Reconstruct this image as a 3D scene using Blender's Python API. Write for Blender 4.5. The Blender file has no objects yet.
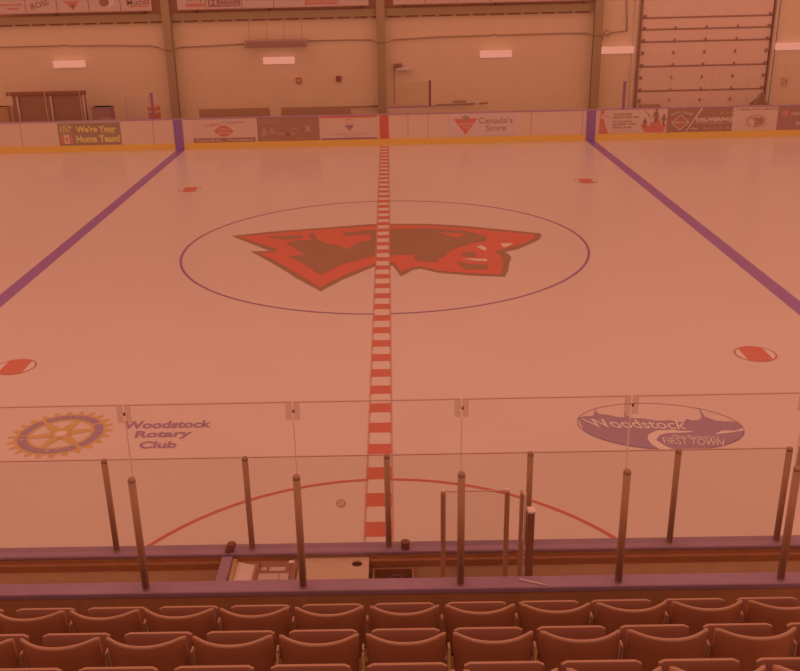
import bpy, bmesh, math, random
from mathutils import Vector, Matrix
from mathutils.geometry import tessellate_polygon
random.seed(4)
C = bpy.context.scene.collection
SC = bpy.context.scene
PI = math.pi

# ------------------------------------------------------------------ camera
FPX, CX, CY, CZ = 925.7139, 0.1788, -20.4273, 5.7112
PIT, YAW, ROL, OX, OY = 0.3641, -0.0147, -0.0245, -18.9592, -4.5896
cp, sp = math.cos(PIT), math.sin(PIT)
FW = Vector((math.sin(YAW)*cp, math.cos(YAW)*cp, -sp))
R0 = Vector((math.cos(YAW), -math.sin(YAW), 0))
U0 = R0.cross(FW)
RT = R0*math.cos(ROL) + U0*math.sin(ROL)
UP = -R0*math.sin(ROL) + U0*math.cos(ROL)
CAM = Vector((CX, CY, CZ))
def ray(px, py):
    return FW + RT*((px-400-OX)/FPX) - UP*((py-335.5-OY)/FPX)
def onz(px, py, z=0.0):
    d = ray(px, py); t = (z-CZ)/d.z; return CAM + d*t
def ony(px, py, y):
    d = ray(px, py); t = (y-CY)/d.y; return CAM + d*t
cd = bpy.data.cameras.new('camera'); cam = bpy.data.objects.new('camera', cd); C.objects.link(cam)
cd.sensor_width = 36; cd.lens = FPX*36/800
cd.shift_x = -OX/800; cd.shift_y = OY/800
cd.clip_end = 200
m = Matrix((RT, UP, -FW)).transposed().to_4x4(); m.translation = CAM
cam.matrix_world = m
SC.camera = cam

# ------------------------------------------------------------------ colour and materials
# an overall orange tint is put into the light; LIGHT is that light's colour
def s2l(v):
    v /= 255.0
    return v/12.92 if v <= .04045 else ((v+.055)/1.055)**2.4
LIGHT = (.71, .256, .153)
def alb(r, g, b):
    return tuple(min(.95, max(.004, s2l(v)/l)) for v, l in zip((r, g, b), LIGHT))
MATS = {}
def mat(name, rgb, rough=.55, spec=.4, noise=0.0, scale=6.0, metal=0.0, raw=False, bump=0.0):
    if name in MATS: return MATS[name]
    m = bpy.data.materials.new(name); m.use_nodes = True
    nt = m.node_tree; b = nt.nodes['Principled BSDF']
    c = rgb if raw else alb(*rgb)
    b.inputs['Base Color'].default_value = (*c, 1)
    b.inputs['Roughness'].default_value = rough
    b.inputs['Specular IOR Level'].default_value = spec
    b.inputs['Metallic'].default_value = metal
    if noise or bump:
        tc = nt.nodes.new('ShaderNodeTexCoord')
        n = nt.nodes.new('ShaderNodeTexNoise'); n.inputs['Scale'].default_value = scale; n.inputs['Detail'].default_value = 5
        nt.links.new(tc.outputs['Object'], n.inputs['Vector'])
    if noise:
        r = nt.nodes.new('ShaderNodeMapRange')
        r.inputs['From Min'].default_value = .3; r.inputs['From Max'].default_value = .7
        r.inputs['To Min'].default_value = 1-noise; r.inputs['To Max'].default_value = 1+noise
        nt.links.new(n.outputs['Fac'], r.inputs['Value'])
        mx = nt.nodes.new('ShaderNodeVectorMath'); mx.operation = 'SCALE'
        mx.inputs[0].default_value = c
        nt.links.new(r.outputs['Result'], mx.inputs['Scale'])
        nt.links.new(mx.outputs['Vector'], b.inputs['Base Color'])
    if bump:
        bp = nt.nodes.new('ShaderNodeBump'); bp.inputs['Strength'].default_value = bump; bp.inputs['Distance'].default_value = .02
        nt.links.new(n.outputs['Fac'], bp.inputs['Height']); nt.links.new(bp.outputs['Normal'], b.inputs['Normal'])
    MATS[name] = m
    return m
def glassmat(name, tint, gloss=.03, haze=0.0, hazecol=(190, 115, 88)):
    if name in MATS: return MATS[name]
    m = bpy.data.materials.new(name); m.use_nodes = True
    nt = m.node_tree; nt.nodes.clear()
    o = nt.nodes.new('ShaderNodeOutputMaterial')
    t = nt.nodes.new('ShaderNodeBsdfTransparent'); t.inputs['Color'].default_value = (*tint, 1)
    g = nt.nodes.new('ShaderNodeBsdfGlossy'); g.inputs['Roughness'].default_value = .03
    mx = nt.nodes.new('ShaderNodeMixShader'); mx.inputs[0].default_value = gloss
    nt.links.new(t.outputs[0], mx.inputs[1]); nt.links.new(g.outputs[0], mx.inputs[2])
    if haze:
        d = nt.nodes.new('ShaderNodeBsdfDiffuse'); d.inputs['Color'].default_value = (*alb(*hazecol), 1)
        m2 = nt.nodes.new('ShaderNodeMixShader'); m2.inputs[0].default_value = haze
        nt.links.new(mx.outputs[0], m2.inputs[1]); nt.links.new(d.outputs[0], m2.inputs[2]); mx = m2
    nt.links.new(mx.outputs[0], o.inputs['Surface'])
    MATS[name] = m
    return m
def emis(name, rgb, k=1.0):
    m = bpy.data.materials.new(name); m.use_nodes = True
    b = m.node_tree.nodes['Principled BSDF']
    c = tuple(s2l(v) for v in rgb)
    b.inputs['Base Color'].default_value = (.05, .02, .01, 1)
    b.inputs['Emission Color'].default_value = (*c, 1)
    b.inputs['Emission Strength'].default_value = k
    return m
def pm(r, g, b, rough=.5):      # a paint of that colour
    return mat('paint_%d_%d_%d' % (r, g, b), (r, g, b), rough)

# ------------------------------------------------------------------ mesh builder
class MB:
    def __init__(s): s.v = []; s.f = []; s.mi = []; s.mats = []; s.smooth = []
    def _m(s, m):
        if m not in s.mats: s.mats.append(m)
        return s.mats.index(m)
    def add(s, vs, fs, m, smooth=False):
        k = len(s.v); i = s._m(m); s.v += [tuple(v) for v in vs]
        for f in fs: s.f.append(tuple(k+a for a in f)); s.mi.append(i); s.smooth.append(smooth)
        return s
    def box(s, x0, x1, y0, y1, z0, z1, m):
        vs = [(x, y, z) for x in (x0, x1) for y in (y0, y1) for z in (z0, z1)]
        return s.add(vs, [(0,1,3,2),(4,6,7,5),(0,4,5,1),(2,3,7,6),(0,2,6,4),(1,5,7,3)], m)
    def bbox(s, x0, x1, y0, y1, z0, z1, m, r=.01, seg=2):   # bevelled box
        bm = bmesh.new(); bmesh.ops.create_cube(bm, size=1)
        for v in bm.verts:
            v.co = Vector(((x0+x1)/2+v.co.x*(x1-x0), (y0+y1)/2+v.co.y*(y1-y0), (z0+z1)/2+v.co.z*(z1-z0)))
        bmesh.ops.bevel(bm, geom=bm.edges[:], offset=r, segments=seg, affect='EDGES', profile=.5)
        return s.addbm(bm, m)
    def addbm(s, bm, m, smooth=False):
        bm.verts.index_update()
        s.add([v.co for v in bm.verts], [tuple(v.index for v in f.verts) for f in bm.faces], m, smooth); bm.free(); return s
    def tube(s, pts, r, m, n=10, cap=True):
        pts = [Vector(p) for p in pts]; rs = r if isinstance(r, (list, tuple)) else [r]*len(pts)
        vs = []; fs = []
        a = None
        for i, p in enumerate(pts):
            d = (pts[min(i+1, len(pts)-1)]-pts[max(i-1, 0)]).normalized()
            if a is None:
                a = d.cross(Vector((0, 0, 1)) if abs(d.z) < .9 else Vector((1, 0, 0))).normalized()
            else:
                a = (a-d*a.dot(d)).normalized()
            b = d.cross(a)
            for k in range(n):
                t = 2*PI*k/n; vs.append(p+(a*math.cos(t)+b*math.sin(t))*rs[i])
        for i in range(len(pts)-1):
            for k in range(n):
                fs.append((i*n+k, i*n+(k+1) % n, (i+1)*n+(k+1) % n, (i+1)*n+k))
        if cap:
            fs.append(tuple(range(n))[::-1]); fs.append(tuple((len(pts)-1)*n+k for k in range(n)))
        return s.add(vs, fs, m, True)
    def lathe(s, c, prof, m, n=20):     # prof: (radius, z) upward
        vs = []; fs = []
        for r, z in prof:
            for k in range(n):
                t = 2*PI*k/n; vs.append((c[0]+r*math.cos(t), c[1]+r*math.sin(t), c[2]+z))
        for i in range(len(prof)-1):
            for k in range(n): fs.append((i*n+k, i*n+(k+1) % n, (i+1)*n+(k+1) % n, (i+1)*n+k))
        fs.append(tuple(range(n))[::-1]); fs.append(tuple((len(prof)-1)*n+k for k in range(n)))
        return s.add(vs, fs, m, True)
    def poly(s, pts, m):
        pts = [Vector(p) for p in pts]
        t = tessellate_polygon([pts])
        return s.add(pts, [tuple(a) for a in t], m)
    def build(s, name, parent=None, loc=None, bevel=0):
        me = bpy.data.meshes.new(name); o = bpy.data.objects.new(name, me); C.objects.link(o)
        off = Vector(loc) if loc else Vector((0, 0, 0))
        me.from_pydata([tuple(Vector(v)-off) for v in s.v], [], s.f)
        for m in s.mats: me.materials.append(m)
        for p, i, sm in zip(me.polygons, s.mi, s.smooth): p.material_index = i; p.use_smooth = sm
        me.update()
        if parent:
            o.parent = parent
            o.location = off
        else: o.location = off
        bm = bmesh.new(); bm.from_mesh(me); bmesh.ops.recalc_face_normals(bm, faces=bm.faces[:]); bm.to_mesh(me); bm.free()
        return o
def tag(o, label=None, cat=None, group=None, kind=None):
    if label: o['label'] = label
    if cat: o['category'] = cat
    if group: o['group'] = group
    if kind: o['kind'] = kind
    return o
def empty(name, label=None, cat=None, group=None, loc=(0, 0, 0), kind=None):
    o = bpy.data.objects.new(name, None); C.objects.link(o); o.location = loc
    o.empty_display_size = .2
    return tag(o, label, cat, group, kind)
def copy_tree(o, parent=None):
    c = o.copy(); C.objects.link(c); c.parent = parent
    for ch in [k for k in o.children]: copy_tree(ch, c)
    return c
ORD = ['first', 'second', 'third', 'fourth', 'fifth', 'sixth', 'seventh', 'eighth', 'ninth', 'tenth', 'eleventh', 'twelfth']

# ------------------------------------------------------------------ flat paint / print with text
_T = {}
def textgeo(t, bold=.0):
    k = (t, bold)
    if k not in _T:
        c = bpy.data.curves.new('lettering', 'FONT'); c.body = t; c.offset = bold; c.resolution_u = 3
        o = bpy.data.objects.new('lettering', c); C.objects.link(o)
        bpy.context.view_layer.update()
        me = bpy.data.meshes.new_from_object(o)
        vs = [v.co.copy() for v in me.vertices]; fs = [tuple(p.vertices) for p in me.polygons]
        bpy.data.objects.remove(o); bpy.data.curves.remove(c); bpy.data.meshes.remove(me)
        xs = [v.x for v in vs]; ys = [v.y for v in vs]
        x0, x1, y0, y1 = min(xs), max(xs), min(ys), max(ys)
        _T[k] = ([((v.x-x0)/(x1-x0), (v.y-y0)/(y1-y0)) for v in vs], fs)
    return _T[k]
class Decal(MB):
    """flat print: pts are measured on the surface through place(px, py, layer)"""
    def __init__(s, place): super().__init__(); s.place = place
    def p(s, pts, m, layer=1):
        return s.poly([s.place(x, y, layer) for x, y in pts], m)
    def q(s, x0, y0, x1, y1, m, layer=1, n=1):
        return s.p([(x0, y0), (x1, y0), (x1, y1), (x0, y1)], m, layer)
    def text(s, t, quad, m, layer=2, bold=0.0):     # quad: TL TR BR BL
        uv, fs = textgeo(t, bold)
        TL, TR, BR, BL = quad
        vs = []
        for u, v in uv:
            x = (TL[0]*(1-u)+TR[0]*u)*v + (BL[0]*(1-u)+BR[0]*u)*(1-v)
            y = (TL[1]*(1-u)+TR[1]*u)*v + (BL[1]*(1-u)+BR[1]*u)*(1-v)
            vs.append(s.place(x, y, layer))
        return s.add(vs, fs, m)
    def trect(s, t, x0, y0, x1, y1, m, layer=2, bold=0.0, sk=0.0):   # sk = rise of right end
        return s.text(t, [(x0, y0), (x1, y0+sk), (x1, y1+sk), (x0, y1)], m, layer, bold)
def ell(cx, cy, rx, ry, n=40, a0=0, a1=2*PI, rot=0):
    o = []
    for k in range(n):
        t = a0+(a1-a0)*k/(n if abs(a1-a0-2*PI) < 1e-6 else n-1)
        x, y = rx*math.cos(t), ry*math.sin(t)
        o.append((cx+x*math.cos(rot)-y*math.sin(rot), cy+x*math.sin(rot)+y*math.cos(rot)))
    return o
def ringpoly(mb, pl, cx, cy, r0, r1, m, layer, n=96, a0=0, a1=2*PI, ry=1.0):
    vs = []; fs = []
    for k in range(n+1):
        t = a0+(a1-a0)*k/n
        for r in (r0, r1): vs.append(pl(cx+r*math.cos(t), cy+r*ry*math.sin(t), layer))
    for k in range(n): fs.append((2*k, 2*k+1, 2*k+3, 2*k+2))
    mb.add(vs, fs, m)

# ------------------------------------------------------------------ shared materials
ice = mat('ice', (196, 123, 97), .22, .22, noise=.012, scale=.6)
M_white = mat('board_white', (196, 118, 88), .4, .35, noise=.01)
M_yel = mat('kick_yellow', (204, 115, 46), .4)
M_blue = mat('line_blue', (132, 62, 88), .3)
M_red = mat('line_red', (181, 65, 43), .3)
M_cap = mat('cap_blue', (140, 76, 76), .4, .35, noise=.06, scale=4)
M_wall = mat('wall_paint', (206, 125, 88), .8, .2, noise=.015, scale=1.5)
M_steel = mat('column_paint', (154, 89, 56), .5)
M_dark = mat('dark_plastic', (127, 52, 28), .4, .5)
M_post = mat('post_metal', (160, 84, 54), .4, .45)
M_posttop = mat('post_top_metal', (148, 78, 52), .4, .5)
M_conc = mat('concrete', (150, 85, 58), .8, .2, noise=.05, scale=3)
M_brown = mat('dark_timber', (168, 84, 48), .6, noise=.08, scale=8)
M_cap_shade = mat('rail_cap_shade', (152, 72, 40), .6, noise=.08, scale=8)
M_ply = mat('worn_plywood', (205, 122, 84), .6, noise=.05, scale=6)
M_clear = glassmat('clear_glass', (.993, .99, .99), .012)
M_dirty = glassmat('scuffed_glass', (.955, .955, .935), .012)
M_edge = mat('glass_edge', (186, 106, 80), .3)
M_joint = mat('glass_joint', (226, 158, 135), .3)

# ------------------------------------------------------------------ setting: ice, slabs, wall
YB = 13.6       # face of the far boards
YN = -13.5      # ice edge of the near boards
floor = tag(MB().box(-30, 30, YN, YB, -.1, 0, ice).build('floor'), kind='structure')
def P(x, y, layer=1): return (x, y, .0015*layer)
def ppx(px, py, layer=1):
    v = onz(px, py, 0); return (v.x, v.y, .0015*layer)
# side blue lines
for s, l in ((-1, 'left'), (1, 'right')):
    x0 = s*7.48
    d = MB(); d.poly([P(x0-.155, YN), P(x0+.155, YN), P(x0+.155, YB), P(x0-.155, YB)], M_blue)
    tag(d.build('blue_line', floor), 'blue line painted across the ice on the %s' % l)
# centre line: red dashes in red edges
d = MB()
XC = -.03
y = -8.38+.62*-8
for k in range(60):
    a, b = -8.38+.62*(k-10), -8.38-.30+.62*(k-10)
    if a < YN or b > YB: continue
    d.poly([P(XC-.15, max(b, YN), 6), P(XC+.15, max(b, YN), 6), P(XC+.15, min(a, YB), 6), P(XC-.15, min(a, YB), 6)], M_red)
    d.poly([P(XC-.135, a, 6), P(XC+.135, a, 6), P(XC+.135, min(a+.32, YB), 6), P(XC-.135, min(a+.32, YB), 6)], pm(197, 125, 98, .3))
for s in (-1, 1):
    d.poly([P(XC+s*.15, YN, 5), P(XC+s*.163, YN, 5), P(XC+s*.163, YB, 5), P(XC+s*.15, YB, 5)], pm(188, 88, 66, .3))
tag(d.build('centre_line', floor), 'red and white dashed centre line across the ice')
# centre circle
d = MB(); ringpoly(d, P, 0, -.02, 4.53, 4.585, pm(136, 62, 78, .3), 2, 160)
tag(d.build('centre_circle', floor), 'thin blue centre circle')
# referee crease
d = MB(); ringpoly(d, P, 0, -13.58, 3.025, 3.075, M_red, 2, 96, .05, PI-.05)
ref = tag(d.build('referee_crease', floor), 'thin red half circle against the near boards')
# four neutral spots
for x, y, w in ((-5.92, -6.75, 'near left'), (5.91, -6.79, 'near right'), (-5.76, 6.6, 'far left'), (5.91, 6.6, 'far right')):
    d = MB(); r = .325
    ringpoly(d, P, x, y, r-.025, r, M_red, 2, 48)
    ha = math.acos(.6)
    pts = [P(x+r*math.cos(t), y+r*math.sin(t), 3) for t in [ha+(PI-2*ha)*k/16 for k in range(17)]]
    pts += [P(x+r*math.cos(t), y+r*math.sin(t), 3) for t in [PI+ha+(PI-2*ha)*k/16 for k in range(17)]]
    d.poly(pts, pm(186, 68, 46, .3))
    d.poly([P(x+(r-.02)*math.cos(t), y+(r-.02)*math.sin(t), 2) for t in [2*PI*k/32 for k in range(32)]], pm(202, 130, 104, .3))
    tag(d.build('faceoff_spot', floor), 'red face-off spot, %s of the four' % w)
# rotary wheel
gold = pm(186, 106, 56, .4); mauve = pm(146, 82, 82, .4); icel = pm(202, 130, 104, .3)
d = MB(); cx, cy, Rr = -4.39, -9.15, .70
def RW(r, t, layer): return P(cx+r*math.cos(t), cy+r*math.sin(t), layer)
for k in range(24):
    t = 2*PI*(k+.5)/24; w = .062
    pts = [(Rr*.80, t-w*1.35), (Rr*.95, t-w*.9), (Rr, t-w*.3), (Rr, t+w*.3), (Rr*.95, t+w*.9), (Rr*.80, t+w*1.35)]
    d.poly([RW(r, a, 1) for r, a in pts], gold)
ringpoly(d, P, cx, cy, Rr*.575, Rr*.86, gold, 2)
for a0, a1 in ((38, 130), (136, 183), (187, 310), (316, 392)):
    ringpoly(d, P, cx, cy, Rr*.635, Rr*.80, mauve, 3, 40, math.radians(a0), math.radians(a1))
for k in range(6):
    t = math.radians(14+60*k); n = Vector((-math.sin(t), math.cos(t), 0))
    a = Vector((cx, cy, .0036))+Vector((math.cos(t), math.sin(t), 0))*Rr*.1; b = Vector((cx, cy, .0036))+Vector((math.cos(t), math.sin(t), 0))*Rr*.6
    d.poly([a-n*.085, b-n*.038, b+n*.038, a+n*.085], gold)
d.poly([RW(Rr*.19, 2*PI*k/24, 3.2) for k in range(24)], gold)
d.poly([RW(Rr*.115, 2*PI*k/24, 4) for k in range(24)], icel)
def arc_text(txt, r0, r1, a0, a1, mt, inward=False):
    n = len(txt)
    for i, ch in enumerate(txt):
        if ch == ' ': continue
        t0 = a0+(a1-a0)*i/n; t1 = a0+(a1-a0)*(i+.8)/n
        uv, fs = textgeo(ch, .01)
        d.add([RW((r0+(r1-r0)*v) if not inward else (r1+(r0-r1)*v), t0+(t1-t0)*u, 5) for u, v in uv], fs, mt)
arc_text('ROTARY', Rr*.67, Rr*.77, math.radians(122), math.radians(50), pm(176, 104, 80, .4))
arc_text('INTERNATIONAL', Rr*.67, Rr*.77, math.radians(196), math.radians(308), pm(176, 104, 80, .4), True)
tag(d.build('wheel_logo', floor), 'yellow gear wheel emblem with six spokes painted on the near ice')
d = Decal(ppx); tx = pm(146, 76, 80, .4)
d.text('Woodstock', [(124.5, 421.6), (213, 420), (210.5, 427.6), (122.5, 429.2)], tx, 2, .035)
d.text('Rotary', [(136.5, 431.2), (193, 430), (189.5, 438.6), (133.5, 440)], tx, 2, .035)
d.text('Club', [(140.5, 441.6), (178, 441), (176, 448), (138, 448.8)], tx, 2, .035)
tag(d.build('wheel_logo_lettering', floor), 'mauve words Woodstock Rotary Club painted beside the gear wheel')
# town oval
d = MB(); cx, cy, rx, ry, rot = 3.73, -9.22, 1.09, .70, math.radians(-6.5)
pur = pm(146, 82, 80, .4)
def W(u, v, layer):     # unit coordinates in the oval
    x, y = rx*u, ry*v
    return P(cx+x*math.cos(rot)-y*math.sin(rot), cy+x*math.sin(rot)+y*math.cos(rot), layer)
vs = []; fs = []
for k in range(97):
    t = 2*PI*k/96
    vs += [W(math.cos(t), math.sin(t), 2), W(math.cos(t)*.985, math.sin(t)*.975, 2)]
for k in range(96): fs.append((2*k, 2*k+1, 2*k+3, 2*k+2))
d.add(vs, fs, pur)
sky = [(-.975, .2), (-.9, .3), (-.78, .33), (-.745, .62), (-.71, .42), (-.6, .4), (-.5, .32), (-.4, .3), (-.385, .52), (-.33, .28), (-.15, .28), (0, .2), (.15, .24), (.3, .16),
       (.37, .34), (.42, .26), (.5, .3), (.555, .40), (.57, .88), (.6, .45), (.7, .3), (.82, .26), (.9, .28)]
low = [(math.cos(t), math.sin(t)) for t in [math.radians(a) for a in range(14, -168, -7)]]
low = [(a*.99, b*.985) for a, b in low]
d.poly([W(a, b, 2) for a, b in sky+low], pur)
d.poly([W(a, b, 3) for a, b in [(.16, -.17), (-.05, -.22), (-.17, -.4), (-.2, -.6), (-.17, -.8), (-.1, -.97), (.0, -.985), (.06, -.97), (-.03, -.82), (-.1, -.62), (-.05, -.43), (.06, -.32), (.3, -.27), (.4, -.2), (.2, -.2)]], icel)
d.poly([W(a, b, 3) for a, b in [(.62, -.3), (.8, -.22), (.99, -.1), (.985, 0), (.9, -.12), (.72, -.14)]], icel)
def wtext(t, quad, mt, b=0.0):
    uv, fs = textgeo(t, b); TL, TR, BR, BL = quad
    d.add([W((TL[0]*(1-u)+TR[0]*u)*v+(BL[0]*(1-u)+BR[0]*u)*(1-v), (TL[1]*(1-u)+TR[1]*u)*v+(BL[1]*(1-u)+BR[1]*u)*(1-v), 4) for u, v in uv], fs, mt)
wtext('Woodstock', [(-.95, .18), (.33, .24), (.31, -.14), (-.80, -.19)], icel, .012)
wtext("New Brunswick's", [(.12, -.36), (.66, -.36), (.64, -.5), (.1, -.5)], icel)
wtext('FIRST TOWN', [(-.02, -.5), (.7, -.5), (.66, -.76), (-.02, -.76)], icel)
tag(d.build('oval_logo', floor), 'purple oval town emblem with skyline and lettering painted on the near ice')
# team emblem in the centre circle
LR = pm(190, 64, 42, .3); LD = pm(140, 70, 44, .3)
d = Decal(ppx)
outer = [(231.5,236),(270,231.8),(330,227.3),(370,224.2),(400,223.8),(430,224),(466,226),(496,229),(540,233.3),(541.5,235.5),(539,239.8),(527.5,245),(518,249.3),(505,252),(509.5,255),(511.5,258),(509,264),(508,271),(505,276.8),(475,275.8),(452,274),(439,273),(426,270),(420,268.6),(413,270),(401,276.5),(393,266),(385,265),(376,266),(366,270),(356.6,274),(343,279.6),(325,289),(321,291.5),(295,277.5),(287,272),(272,263),(251,251.5),(270,251)]
inner = [(239,237),(290,232),(335,228.8),(372,226),(385,225.5),(430,225.7),(466,228.3),(500,231.5),(533,234.5),(535,236.5),(530,241),(519,245.3),(503,249.3),(494,251.6),(501,256),(503,261),(503,266),(500,274.6),(470,273.3),(440,271),(426,267.6),(420,266.2),(410,268),(401,272),(395,263),(385,262),(375,264),(360,269),(343,275.8),(325,284.5),(321,288),(300,275),(272,259),(258,252.8),(276,252.8),(276,249)]
d.p(outer, LD, 2); d.p(inner, LR, 3)
A = [(285,242.5),(298,240.5),(311,240),(309,234),(314,233.3),(318,240),(326,243.5),(343,247),(347,250),(357,242.5),(368,241),(372,238),(369,235.5),(377,234),(384,250),(377,255),(357,261),(343,264.5),(330,271),(321,275.5),(309,268),(300,262),(288,256.2),(305,255.2)]
d.p(A, LD, 4)
d.p([(266,237.2),(300,235),(304,238),(284,240)], LD, 4)
d.p([(343,233),(374,229.5),(377,231),(377,234),(343,236)], LD, 4)
d.p([(390,229),(430,228.3),(466,231),(487,236.5),(486,241),(470,244),(452,250),(444,257),(439,259),(438,262.5),(426,262),(415,260.5),(414,255),(390,255.5),(384,250),(384,229.4)], LD, 4)
d.p([(439,232.6),(468,234),(457,238),(449,236.5)], LR, 5)
d.p([(476,247),(482,245.6),(487,248.6),(485,251)], icel, 5)
d.p([(500,244),(511,243.3),(513,244.5),(504,248)], icel, 5)
d.p([(462,258.5),(487,259.3),(487,261.6),(475,261)], icel, 5)
d.p([(462,252.5),(474,252.2),(476,254.8),(474.5,257),(463,256.4)], LD, 5)
d.p([(456,261.5),(472,264.2),(487,265.2),(488.5,267),(487,269.2),(465,269.5)], LD, 5)
tag(d.build('team_emblem', floor), 'large red and brown winged team emblem in the centre circle')

slab = mat('rubber_floor', (140, 72, 45), .8, noise=.05, scale=5)
tag(MB().box(-30, 30, YB, 17.6, -.1, .0, M_conc).build('floor'), kind='structure')
tag(MB().box(-30, 30, 17.5, 17.8, 0, 4.55, M_wall).build('wall_far'), kind='structure')
M_up = mat('upper_wall_red', (180, 92, 62), .7)
tag(MB().box(-30, 8.3, 17.6, 17.8, 4.55, 8, M_up).build('wall_far_upper'), kind='structure')
tag(MB().box(8.3, 30, 17.5, 17.8, 4.55, 8, M_wall).build('wall_far_upper'), kind='structure')
# girt along the wall, with dark blocks standing in for the shadow gaps below it
g = empty('trim_1', kind='structure')
MB().box(-30, 8.3, 17.28, 17.5, 4.34, 4.62, M_steel).build('beam', g)
dk = mat('gap_shadow_strip', (140, 66, 42), .8)
k = -16.3; i = 0
while k < 8:
    MB().box(k, k+.5, 17.40, 17.5, 4.28, 4.338, dk).build('clip', g); k += .66  # dark blocks standing in for shadow gaps, not real clips
# columns
for x, w in ((-8.35, 'left'), (-.10, 'middle'), (8.28, 'right')):
    t = empty('trim_2', kind='structure')
    b = MB(); b.box(x-.16, x+.16, 17.05, 17.08, 0, 8, M_steel); b.box(x-.16, x+.16, 17.25, 17.28, 0, 8, M_steel); b.box(x-.012, x+.012, 17.08, 17.25, 0, 8, M_steel)
    b.build('column', t)
    MB().box(x-.2, x+.2, 17.0, 17.3, 0, .03, M_steel).build('base_plate', t)
# cable along the wall
cb = mat('cable_grey', (150, 82, 55), .6)
def wallpts(l, y=17.44): return [ony(a, b, y) for a, b in l]
L1 = wallpts([(-20, 48), (30, 46.6), (60, 46), (64, 44.8), (68, 46), (110, 45.6), (150, 46), (158, 47.5)]) + [ony(164, 50, 17.02), ony(173, 50.3, 17.02)] + wallpts([(180, 47.5), (210, 46), (245, 44)])
L2 = wallpts([(306, 41), (350, 40), (370, 40)]) + [ony(377, 42.5, 17.02), ony(388, 42.5, 17.02)] + wallpts([(393, 40), (440, 37), (490, 35.6), (494, 34.4), (498, 35.4), (560, 33.5), (586, 33.4)]) + [ony(593, 35.5, 17.02), ony(604, 36, 17.02)] + wallpts([(612, 33), (620, 31.5), (627, 31)])
for L, w in ((L1, 'left part of the wall, up to the box heater'), (L2, 'right part of the wall, from the heater to the big door')):
    o = MB().tube(L, .022, cb, 6).build('wall_cable'); tag(o, 'thin cable along the ' + w, 'cable')
o = MB().tube(wallpts([(603, 40), (602, 36), (606, 30), (611, 32), (608, 37), (604, 34)], 17.3), .015, cb, 6).build('cable_coil'); tag(o, 'small coil of loose cable on the right column', 'cable')
o = MB().tube([ony(627, -40, 17.46), ony(627, 31, 17.46)], .03, mat('conduit', (176, 104, 76), .5), 8).build('conduit_pipe'); tag(o, 'upright conduit pipe left of the big roll-up door', 'pipe')
# wall lamps
lampm = emis('lamp_glow', (216, 140, 118), 1.0)
hous = mat('lamp_housing', (186, 112, 86), .4)
LP = [((53, 85), (61, 67.5), 'leftmost lamp, above the dark screen'), ((263, 294.5), (57.3, 63.8), 'lamp below the box heater'), ((480, 512), (50.5, 57.5), 'lamp between the middle and right columns'), ((601, 634), (47.2, 53), 'lamp just right of the right column'), ((776, 812), (43, 49.5), 'rightmost lamp, past the big door')]
for (x0, x1), (y0, y1), w in LP:
    a = ony(x0, (y0+y1)/2+.4, 17.3); b = ony(x1, (y0+y1)/2-.4, 17.3); zc = (a.z+b.z)/2; h = .135
    t = empty('wall_lamp', 'long glowing strip light on the far wall, ' + w, 'wall lamp', 'strip lights on the far wall', ((a.x+b.x)/2, 17.5, zc))
    l = t.location
    MB().bbox(a.x, b.x, 17.28, 17.42, zc-h, zc+h, lampm, .04, 3).build('diffuser', t).matrix_parent_inverse = Matrix.Translation(-l)
    MB().box(a.x+.05, b.x-.05, 17.42, 17.5, zc-h+.03, zc+h-.03, hous).build('housing', t).matrix_parent_inverse = Matrix.Translation(-l)
def at(t, o):   # parts given in world coordinates
    o.parent = t; o.matrix_parent_inverse = Matrix.Translation(-t.location); return o
# hanging heater
t = empty('box_heater', 'long grey box heater hung under the beam above a strip light', 'heater')
a = ony(244, 41, 17.0); b = ony(307, 40, 17.0)
hm = mat('heater_metal', (160, 88, 66), .5)
bb = MB(); bb.bbox(a.x, b.x, 16.9, 17.2, a.z-.27, a.z+.02, hm, .03); bb.build('casing', t)
MB().box(a.x+.1, b.x-.1, 16.88, 16.9, a.z-.2, a.z-.04, mat('heater_grille', (150, 78, 58), .5)).build('grille', t)
for f in (.08, .36, .64, .92):
    x = a.x+(b.x-a.x)*f
    MB().tube([(x, 17.05, a.z), (x, 17.3, 4.34)], .008, cb, 6).build('hanger_wire', t)
# alarms, boxes on the wall
al = mat('alarm_red', (178, 66, 46), .4)
for px, py, w, mt in ((298.5, 80.5, 'red fire alarm box with a pale centre on the far wall', al), (338.5, 78.8, 'small dark red alarm box nearer the middle column', mat('alarm_dark', (146, 56, 42), .4))):
    v = ony(px, py, 17.4); t = empty('alarm_box', w, 'alarm')
    MB().bbox(v.x-.1, v.x+.1, 17.4, 17.5, v.z-.11, v.z+.11, mt, .01).build('housing', t)
    MB().bbox(v.x-.045, v.x+.045, 17.38, 17.4, v.z-.05, v.z+.05, hous if px < 320 else mt, .004).build('button', t)
v = ony(785.5, 81, 17.4)
t = empty('switch_box', 'small grey switch box on the wall right of the big door', 'switch box')
MB().bbox(v.x-.1, v.x+.1, 17.4, 17.5, v.z-.16, v.z+.16, mat('switch_grey', (184, 108, 78), .4), .01).build('housing', t)
MB().bbox(v.x-.03, v.x+.03, 17.37, 17.4, v.z-.05, v.z+.05, cb, .004).build('lever', t)
# small emergency light with bracket
a = ony(394, 69, 17.2); b = ony(412, 69, 17.2)
t = empty('emergency_light', 'small white emergency light on a dark bracket right of the middle column', 'light fitting')
MB().bbox(a.x+.1, b.x-.02, 17.2, 17.42, a.z-.07, a.z+.06, mat('fitting_white', (196, 124, 98), .4), .02).build('body', t)
MB().bbox(a.x+.02, a.x+.32, 17.15, 17.42, a.z+.075, a.z+.19, mat('fitting_dark', (140, 66, 46), .4), .01).build('battery_box', t)
MB().tube([(a.x, 17.45, a.z+.1), (a.x, 17.45, 1.0)], .015, cb, 6).build('conduit', t)
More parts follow.
